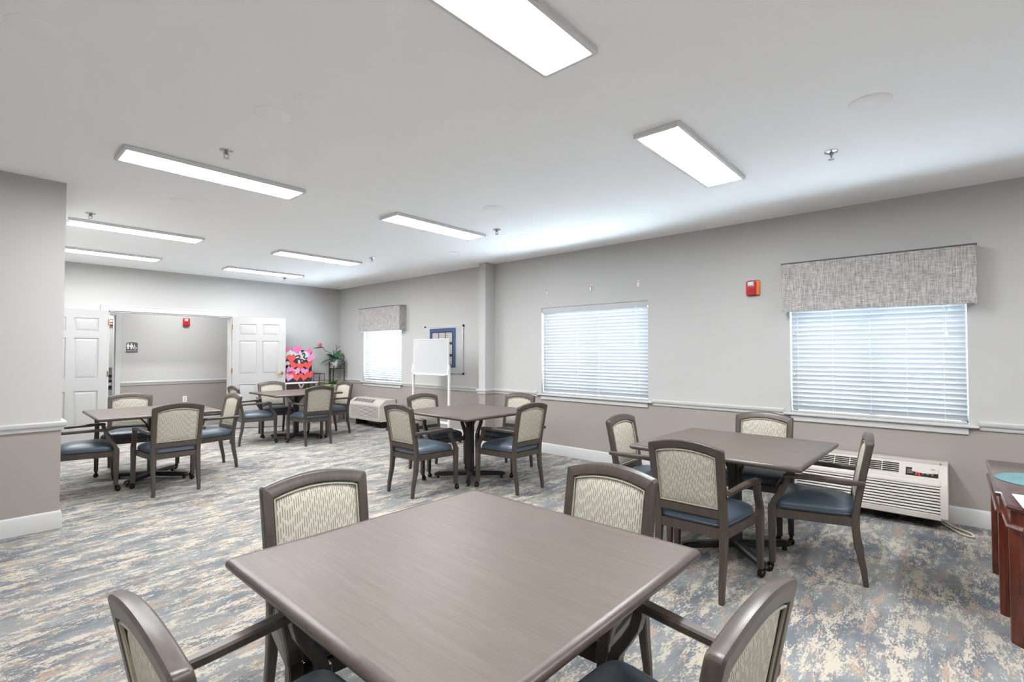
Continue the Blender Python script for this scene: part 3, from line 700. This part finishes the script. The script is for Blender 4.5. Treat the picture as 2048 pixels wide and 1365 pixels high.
for q in range(len(arc_o) - 1): wc.prism([arc_o[q], arc_o[q + 1], arc_i[len(arc_i) - 2 - q], arc_i[len(arc_i) - 1 - q]], -.0095, -.0078, 'y')
wc.prism([(.032, .034), (.044, .034), (.046, .006), (.062, .006), (.076, -.022), (.068, -.026), (.056, -.004), (.034, -.004)], -.0095, -.0078, 'y'); wc.build('wheelchair_symbol', M['signink'], sg)
text_mesh('RESTROOMS', .026, 'lettering', M['signink'], sg, (0, -.0085, -.072), (PI / 2, 0, 0), .0006)

# ------------------------------------------------------------------ whiteboards
wbd = thing('wall_whiteboard', 'aluminium framed wall whiteboard with a blue bordered calendar poster', 'whiteboard', (XW, 6.40, 1.043), 0)
hw, ht = .49, .782
MB().box(-.018, 0, -hw + .012, hw - .012, .012, ht - .012).build('writing_surface', M['board'], wbd)
fr = MB()
for a in ((-hw, hw, 0, .014), (-hw, hw, ht - .014, ht), (-hw, -hw + .014, .014, ht - .014), (hw - .014, hw, .014, ht - .014)): fr.cbox(-.024, 0, *a, .003)
fr.build('frame', M['alu'], wbd)
for sy in (-1, 1):
    for sz in (0, 1): MB().cbox(-.028, 0, sy * hw - .016, sy * hw + .016, sz * ht - .016, sz * ht + .016, .006).build('corner_cap', M['rubber'], wbd)
po = thing('calendar_poster', 'blue bordered calendar poster with gridded month sheets on the wall whiteboard', 'poster', (XW - .0245, 6.42, 1.138), 0)
pw, phh = .33, .655
MB().box(-.002, 0, -pw, pw, 0, phh).build('backing', M['blackp'], po)
bd = MB()
for a in ((-pw, pw, 0, .055), (-pw, pw, phh - .055, phh), (-pw, -pw + .05, .055, phh - .055), (pw - .05, pw, .055, phh - .055)): bd.box(-.004, -.002, *a)
bd.build('border', M['blue'], po)
def grid_mat():
    t = NT('month_grid_print'); t.set(Roughness=0.8); sx = t.n('ShaderNodeSeparateXYZ'); t.l(t.coord(), sx.inputs[0])
    a = t.math('LESS_THAN', t.math('FRACT', t.math('MULTIPLY', sx.outputs[1], 38.0)), .14); b = t.math('LESS_THAN', t.math('FRACT', t.math('MULTIPLY', sx.outputs[2], 34.0)), .14)
    nz = t.noise(t.coord(), 120, 1)
    c0 = t.mix(t.smooth(nz, .56, .66), (0.50, 0.49, 0.49, 1), rgb(180, 140, 118))
    t.l(t.mix(t.math('MAXIMUM', a, b), c0, rgb(96, 92, 108)), t.p.inputs['Base Color']); return t.m
M['grid'] = grid_mat(); gs = None
for r_ in range(3):
    for c_ in range(3):
        yq = .175 - c_ * .175; zq = phh - .155 - r_ * .20
        if gs is None: gs = MB().box(-.0035, -.002, -.078, .078, -.075, .08).build('month_sheet', M['grid'], po); o = gs
        else: o = inst(gs, 'month_sheet', po)
        o.location = (0, yq, zq)
ez = thing('whiteboard_easel', 'white mobile whiteboard on two upright posts in front of the wall whiteboard', 'whiteboard', (4.93, 6.14, 0), R(0))
eb = MB().box(-.004, .012, -.425, .405, 1.055, 1.588).build('board_panel', M['board'], ez)
fr = MB()
for a in ((-.438, .418, 1.042, 1.058), (-.438, .418, 1.585, 1.60), (-.438, -.425, 1.058, 1.585), (.405, .418, 1.058, 1.585)): fr.cbox(-.010, .016, *a, .003)
fr.build('board_frame', M['lamp_frame'], ez)
for yq in (-.448, .428):
    pk = MB().cbox(-.016, .016, yq - .016, yq + .016, .06, 1.20, .003).build('post', M['lamp_frame'], ez)
    MB().cbox(-.034, .02, yq - .012, yq + .012, 1.06, 1.14, .004).build('clamp', M['whitepl'], pk)
    ft = MB().cbox(-.25, .25, yq - .018, yq + .018, .045, .075, .004).build('foot', M['lamp_frame'], ez)
    for xq in (-.23, .23): MB().sphere((xq, yq, .022), .022, 10, 6).lathe([(.006, .03), (.006, .05)], 6, (xq, yq, 0)).build('caster', M['rubber'], ft)
MB().cbox(-.012, .012, -.435, .415, .30, .335, .003).build('crossbar', M['lamp_frame'], ez)
MB().cbox(-.06, -.008, -.40, .38, 1.034, 1.042, .002).build('pen_tray', M['lamp_frame'], ez)

# ------------------------------------------------------------------ heart board on its stand
hs = thing('display_table', 'slim white display table with thin metal legs under the heart board', 'table', (4.42, 9.54, 0), 0)
MB().cbox(-.36, .30, -.18, .18, .785, .81, .004).build('table_top', M['lamp_frame'], hs)
for x, y_ in ((-.33, -.16), (.27, -.16), (-.33, .16), (.27, .16)): MB().cbox(x - .012, x + .012, y_ - .012, y_ + .012, 0, .785, .002).build('leg', M['alu'], hs)
MB().sweep([(-.32, -.16, .20), (.02, -.16, .78)], (0, 1, 0), .008, .028, .002).sweep([(.26, -.16, .20), (-.08, -.16, .78)], (0, 1, 0), .008, .028, .002).build('brace', M['alu'], hs)
rk = thing('metal_floor_rack', 'thin bronze metal rack standing beside the heart board', 'rack', (4.84, 9.56, 0), 0)
for x, y_ in ((-.16, -.10), (.06, -.10), (-.16, .10), (.06, .10)): MB().cbox(x - .007, x + .007, y_ - .007, y_ + .007, 0, .955, .001).build('post', plain('bronze_rack_metal', rgb(128, 96, 92), .35, metal=.6), rk)
for z_ in (.955, .35): 
    MB().cbox(-.167, .067, -.107, -.093, z_, z_ + .012, .001).cbox(-.167, .067, .093, .107, z_, z_ + .012, .001).cbox(-.167, -.153, -.093, .093, z_, z_ + .012, .001).cbox(.053, .067, -.093, .093, z_, z_ + .012, .001).build('rail', M['iron'], rk)
hb = thing('heart_board', 'navy display board covered in pink, red and white paper hearts', 'display board', (4.37, 9.52, .815), 0)
BW, BH = .29, .62
MB().box(-BW - .04, BW, -.01, .01, 0, BH).build('backing_board', M['navy'], hb)
def heart_pts(s, n=22):
    out = []
    for k in range(n):
        t = 2 * PI * k / n
        out.append((s * 16 * math.sin(t) ** 3 / 34, s * (13 * math.cos(t) - 5 * math.cos(2 * t) - 2 * math.cos(3 * t) - math.cos(4 * t) + 2.5) / 34))
    return out
# (u, v, size, colour, tilt) measured on the board: u 0 left..1 right, v 0 bottom..1 top
H_ = [(.14, .85, .36, 'white', 10), (.33, .90, .24, 'white', -8), (.62, .77, .52, 'white', -14), (.11, 1.00, .30, 'rose', -18), (.50, .99, .32, 'rose', 12), (.88, .92, .28, 'rose', 20), (.92, .74, .38, 'pink', -10),
      (.05, .69, .24, 'coral', 0), (.31, .71, .30, 'red', -6), (.14, .52, .28, 'white', 12), (.40, .52, .30, 'red', -10), (.62, .50, .32, 'red', 0), (.87, .50, .30, 'red', 8),
      (.04, .38, .22, 'coral', 0), (.23, .39, .28, 'pink', -30), (.50, .31, .28, 'pale', 20), (.75, .30, .28, 'pink', -12), (.11, .20, .27, 'coral', 0), (.36, .23, .24, 'coral', 30), (.24, .135, .28, 'pale', -12),
      (.50, .14, .30, 'red', 8), (.74, .14, .30, 'red', -8), (.93, .20, .28, 'red', 10)]
for i, (u, v, s_, c_, a) in enumerate(H_):
    q = [(x * math.cos(R(a)) - z * math.sin(R(a)), x * math.sin(R(a)) + z * math.cos(R(a))) for x, z in heart_pts(s_ * .63)]
    yq = -.0115 - .0022 * (i % 5)
    MB().prism(q, yq - .001, yq, 'y').build('paper_heart', M['h_' + c_], hb, 35, (-BW - .02 + u * (2 * BW + .02), 0, v * BH))
ink = MB()
def stroke(P):
    global ink
    pp = smooth_path([(x, -.0235, z) for x, z in P], 4); ink.tube(pp, .011, 5)
ux = lambda u: -BW - .02 + u * (2 * BW + .02)
for P in ([(.44, .80), (.56, .83), (.58, .76), (.47, .71), (.60, .70), (.64, .60), (.72, .62), (.69, .69), (.62, .70)], [(.46, .66), (.50, .61), (.44, .60)], [(.66, .86), (.71, .90), (.75, .84), (.71, .78), (.78, .73), (.84, .76)]):
    stroke([(ux(u), v * BH) for u, v in P])
ink.build('brush_lettering', M['blackp'], hb)

# ------------------------------------------------------------------ plants in the corner
ps = thing('plant_stand', 'tall dark iron plant stand with scrollwork in the room corner', 'plant stand', (5.19, 9.56, 0), 0)
for x, y_ in ((-.165, -.06), (.165, -.06), (-.02, .165), (.045, .165)):
    MB().tube([(x, y_, 0), (x, y_, 1.20 if abs(x) > .1 else 1.06)], .010, 6).build('leg', M['iron'], ps)
MB().tube([(-.165, -.06, 1.055), (.165, -.06, 1.055), (.045, .165, 1.055), (-.02, .165, 1.055), (-.165, -.06, 1.055)], .010, 6).build('shelf_rim', M['iron'], ps)
MB().prism([(-.165, -.06), (.165, -.06), (.045, .165), (-.02, .165)], 1.050, 1.058, 'z').build('shelf', M['iron'], ps)
MB().prism([(-.165, -.06), (.165, -.06), (.045, .165), (-.02, .165)], .30, .308, 'z').build('lower_shelf', M['iron'], ps)
def spiral(cx, cz, r, turns, sgn, y_, n=18): return [(cx + sgn * r * (1 - .8 * k / n) * math.cos(2 * PI * turns * k / n), y_, cz + r * (1 - .8 * k / n) * math.sin(2 * PI * turns * k / n)) for k in range(n + 1)]
for sgn in (-1, 1):
    MB().tube(spiral(sgn * .125, 1.13, .036, 1.4, sgn, -.06), .0065, 5).build('scroll', M['iron'], ps)
    MB().tube(spiral(sgn * .07, 1.09, .028, 1.4, -sgn, -.06), .0065, 5).build('scroll', M['iron'], ps)
    MB().tube([(sgn * .165, -.06, 1.17), (sgn * .150, -.06, 1.20), (sgn * .115, -.06, 1.205), (sgn * .10, -.06, 1.19)], .008, 5).build('scroll', M['iron'], ps)
    MB().tube([(sgn * .115, -.06, 1.20), (sgn * .155, -.06, 1.24), (sgn * .160, -.06, 1.30), (sgn * .145, -.06, 1.33)], .008, 5).build('scroll', M['iron'], ps)
def leaf_mesh(L_, wd, bend, notch=0, n=8):
    m = MB(); vs_ = []; fs = []
    for k in range(n + 1):
        t = k / n; ww = wd * math.sin(PI * min(1, t ** .75)) ** .8 * (1 - (notch * (k % 2)))
        y_ = L_ * t; z = -bend * t * t * L_
        vs_ += [(-ww, y_, z - ww * .12), (0, y_, z + .004), (ww, y_, z - ww * .12), (ww, y_, z - ww * .12 - .002), (0, y_, z + .0015), (-ww, y_, z - ww * .12 - .002)]
    for k in range(n):
        for j in range(6):
            a = k * 6 + j; b = k * 6 + (j + 1) % 6; fs.append((a, b, b + 6, a + 6))
    m.add(vs_, fs); return m
def leaf(par, base_, az, el, L_, wd, bend, mat, notch=0, name='leaf'):
    o = leaf_mesh(L_, wd, bend, notch).build(name, mat, par, 60); o.location = base_; o.rotation_euler = (R(el), 0, R(az)); return o
pp_ = thing('bird_of_paradise_plant', 'white textured pot with broad green leaves and one red bird of paradise flower', 'potted plant', (5.185, 9.605, 1.0585), 0)
MB().lathe([(.045, 0), (.058, .03), (.074, .09), (.076, .13), (.068, .185), (.060, .20), (.054, .198), (.05, .17)], 20).build('pot', M['pot'], pp_)
pz = .19
for az, el, L_, wd, bd_, nt in ((95, 18, .27, .075, .7, .3), (120, 52, .24, .065, .5, .25), (75, 2, .26, .07, .4, .3), (200, 25, .22, .07, .6, .2), (170, 40, .20, .075, .6, .2), (-60, 58, .30, .075, .35, .25), (-75, 50, .26, .08, .5, .25), (60, 20, .2, .07, .8, .2), (-20, 30, .18, .07, .8, .2), (-110, 35, .17, .045, 1.3, .2), (-130, 55, .17, .045, .7, .2), (20, 50, .22, .05, .5, .2), (150, 8, .2, .05, .5, .2)):
    leaf(pp_, (0, 0, pz), az, el, L_, wd, bd_, M['leaf'], nt)
for az, el, L_ in ((-10, 75, .22), (150, 72, .20)): leaf(pp_, (0, 0, pz), az, el, L_, .010, .1, M['leaf'])
MB().tube(smooth_path([(.02, 0, pz - .02), (.05, .01, .36), (.045, .01, .50)], 5), .006, 5).tube(smooth_path([(.03, .01, .34), (.08, 0, .43), (.13, 0, .46)], 5), .006, 5).build('stalk', M['stem'], pp_)
fst = smooth_path([(0, 0, pz - .02), (-.09, -.02, .31), (-.20, -.02, .36), (-.255, -.02, .42)], 5)
MB().tube(fst, .006, 6).build('flower_stem', M['stem'], pp_)
br = MB().tube([(-.245, -.02, .425), (-.29, -.02, .437), (-.34, -.02, .430), (-.42, -.02, .415), (-.47, -.02, .41)], [.006, .018, .017, .009, .002], 7).build('flower_bract', M['bract'], pp_)
for dx, dz in ((-.10, .055), (-.055, .085), (-.01, .105), (.03, .09), (.052, .065)):
    MB().tube([(-.315, -.02, .44), (-.315 + dx * .5, -.02, .44 + dz * .62), (-.315 + dx, -.02, .44 + dz)], [.006, .009, .001], 5).build('petal', M['petal'], br)
vp = thing('variegated_plant', 'low variegated leafy plant in a pot beneath the iron plant stand', 'potted plant', (4.94, 9.20, 0), 0)
MB().lathe([(.11, 0), (.13, .05), (.15, .56), (.155, .76), (.14, .76), (.13, .72)], 20).build('pot', plain('taupe_ceramic', rgb(150, 140, 128), .5), vp)
for k in range(26):
    az = k * 137.5; el = 12 + 55 * ((k * 7) % 10) / 10
    leaf(vp, (0.03 * math.cos(k), .03 * math.sin(k), .74), az, el, .16 + .12 * ((k * 3) % 7) / 7, .035, .7, M['leaf2'] if k % 3 else M['leaf'])

# ------------------------------------------------------------------ cherry desk at the window wall end
dk = thing('cherry_console_table', 'dark cherry console table with stepped moulded top and fluted legs', 'console table', (0, 0, 0), 0)
def plan(o): return [(4.555 - o, -.140 - o), (3.545 + o * .4, -.140 - o), (3.535 + o * .4, -.160 - o), (3.262 + o, -.164 - o), (3.215 + o, -.215 - o * .4), (3.215 + o, -.98), (3.54, -1.0), (4.555 - o, -1.0)]
def plz(o, z): return [(x, y_, z) for x, y_ in plan(o)]
MB().loft([plz(.006, .655), plz(0, .660), plz(0, .672), plz(.006, .678), plz(.012, .680)]).build('table_top', M['cherry_top'], dk, 25)
MB().loft([plz(.016, .590), plz(.016, .655)]).build('apron', M['cherry'], dk, 25)
MB().loft([plz(.004, .572), plz(.0, .578), plz(.004, .590), plz(.016, .592)]).build('apron_moulding', M['cherry'], dk, 25)
def fleg(x0, x1, y0, y1, ch):
    o = MB().loft([[(x0 + ch, y0, z), (x1, y0, z), (x1, y1, z), (x0, y1, z), (x0, y0 + ch, z)] if True else [] for z in (0, .575)]).build('leg', M['cherry'], dk, 25)
    return o
def legbox(xa, xb, ya, yb_, ch=.02):   # ya > yb_ ; chamfer on the corner towards -x,+y
    pl_ = [(xa, ya - ch), (xa + ch, ya), (xb, ya), (xb, yb_), (xa, yb_)]
    o = MB().loft([[(x, y_, z) for x, y_ in pl_] for z in (0, .575)]).build('leg', M['cherry'], dk, 25)
    for q in range(3):
        yy = ya - ch - .012 - q * .018
        MB().cbox(xa - .004, xa + .002, yy - .005, yy + .005, .03, .55, .002).build('flute', M['cherry'], o)
    return o
legbox(4.345, 4.43, -.155, -.215); legbox(3.690, 3.76, -.158, -.245); legbox(3.345, 3.42, -.180, -.30, .035)
legbox(4.345, 4.43, -.92, -.98); legbox(3.345, 3.42, -.88, -.96)
MB().prism([(4.43, -.22), (3.70, -.22), (3.40, -.30), (3.40, -.90), (4.43, -.90)], .235, .255, 'z').build('lower_shelf', M['cherry'], dk)
MB().cbox(3.77, 4.34, -.20, -.185, .27, .31, .004).build('stretcher', M['cherry'], dk)
pm = thing('oval_placemat', 'teal ridged oval placemat on the cherry console table', 'placemat', (3.95, -.40, .681), 0)
def oval(a, b, z, n=40): return [(a * math.cos(2 * PI * k / n), b * math.sin(2 * PI * k / n), z) for k in range(n)]
rg = []
for k in range(14):
    f = 1 - k / 14; rg += [oval(.215 * f, .245 * f, .002), oval(.215 * f - .004, .245 * f - .004, .006), oval(max(.004, .215 * f - .011), max(.004, .245 * f - .011), .006)]
MB().loft([oval(.215, .245, 0)] + rg).build('woven_mat', M['teal'], pm, 25)
pb = thing('paper_stack', 'small stack of white printed papers on the cherry console table', 'papers', (3.36, -.31, .681), R(4))
for k in range(4):
    MB().box(-.14 + .002 * k, .14 - .002 * k, -.1, .1, .002 * k, .002 * k + .0016).build('sheet', M['paper'], pb, 35, (random.uniform(-.006, .006), random.uniform(-.004, .004), 0))
for q in range(5): MB().box(-.09, -.09 + .035 + .012 * (q % 3), .045 - .012 * q, .05 - .012 * q, .0077, .0081).build('printed_line', M['sign'], pb)
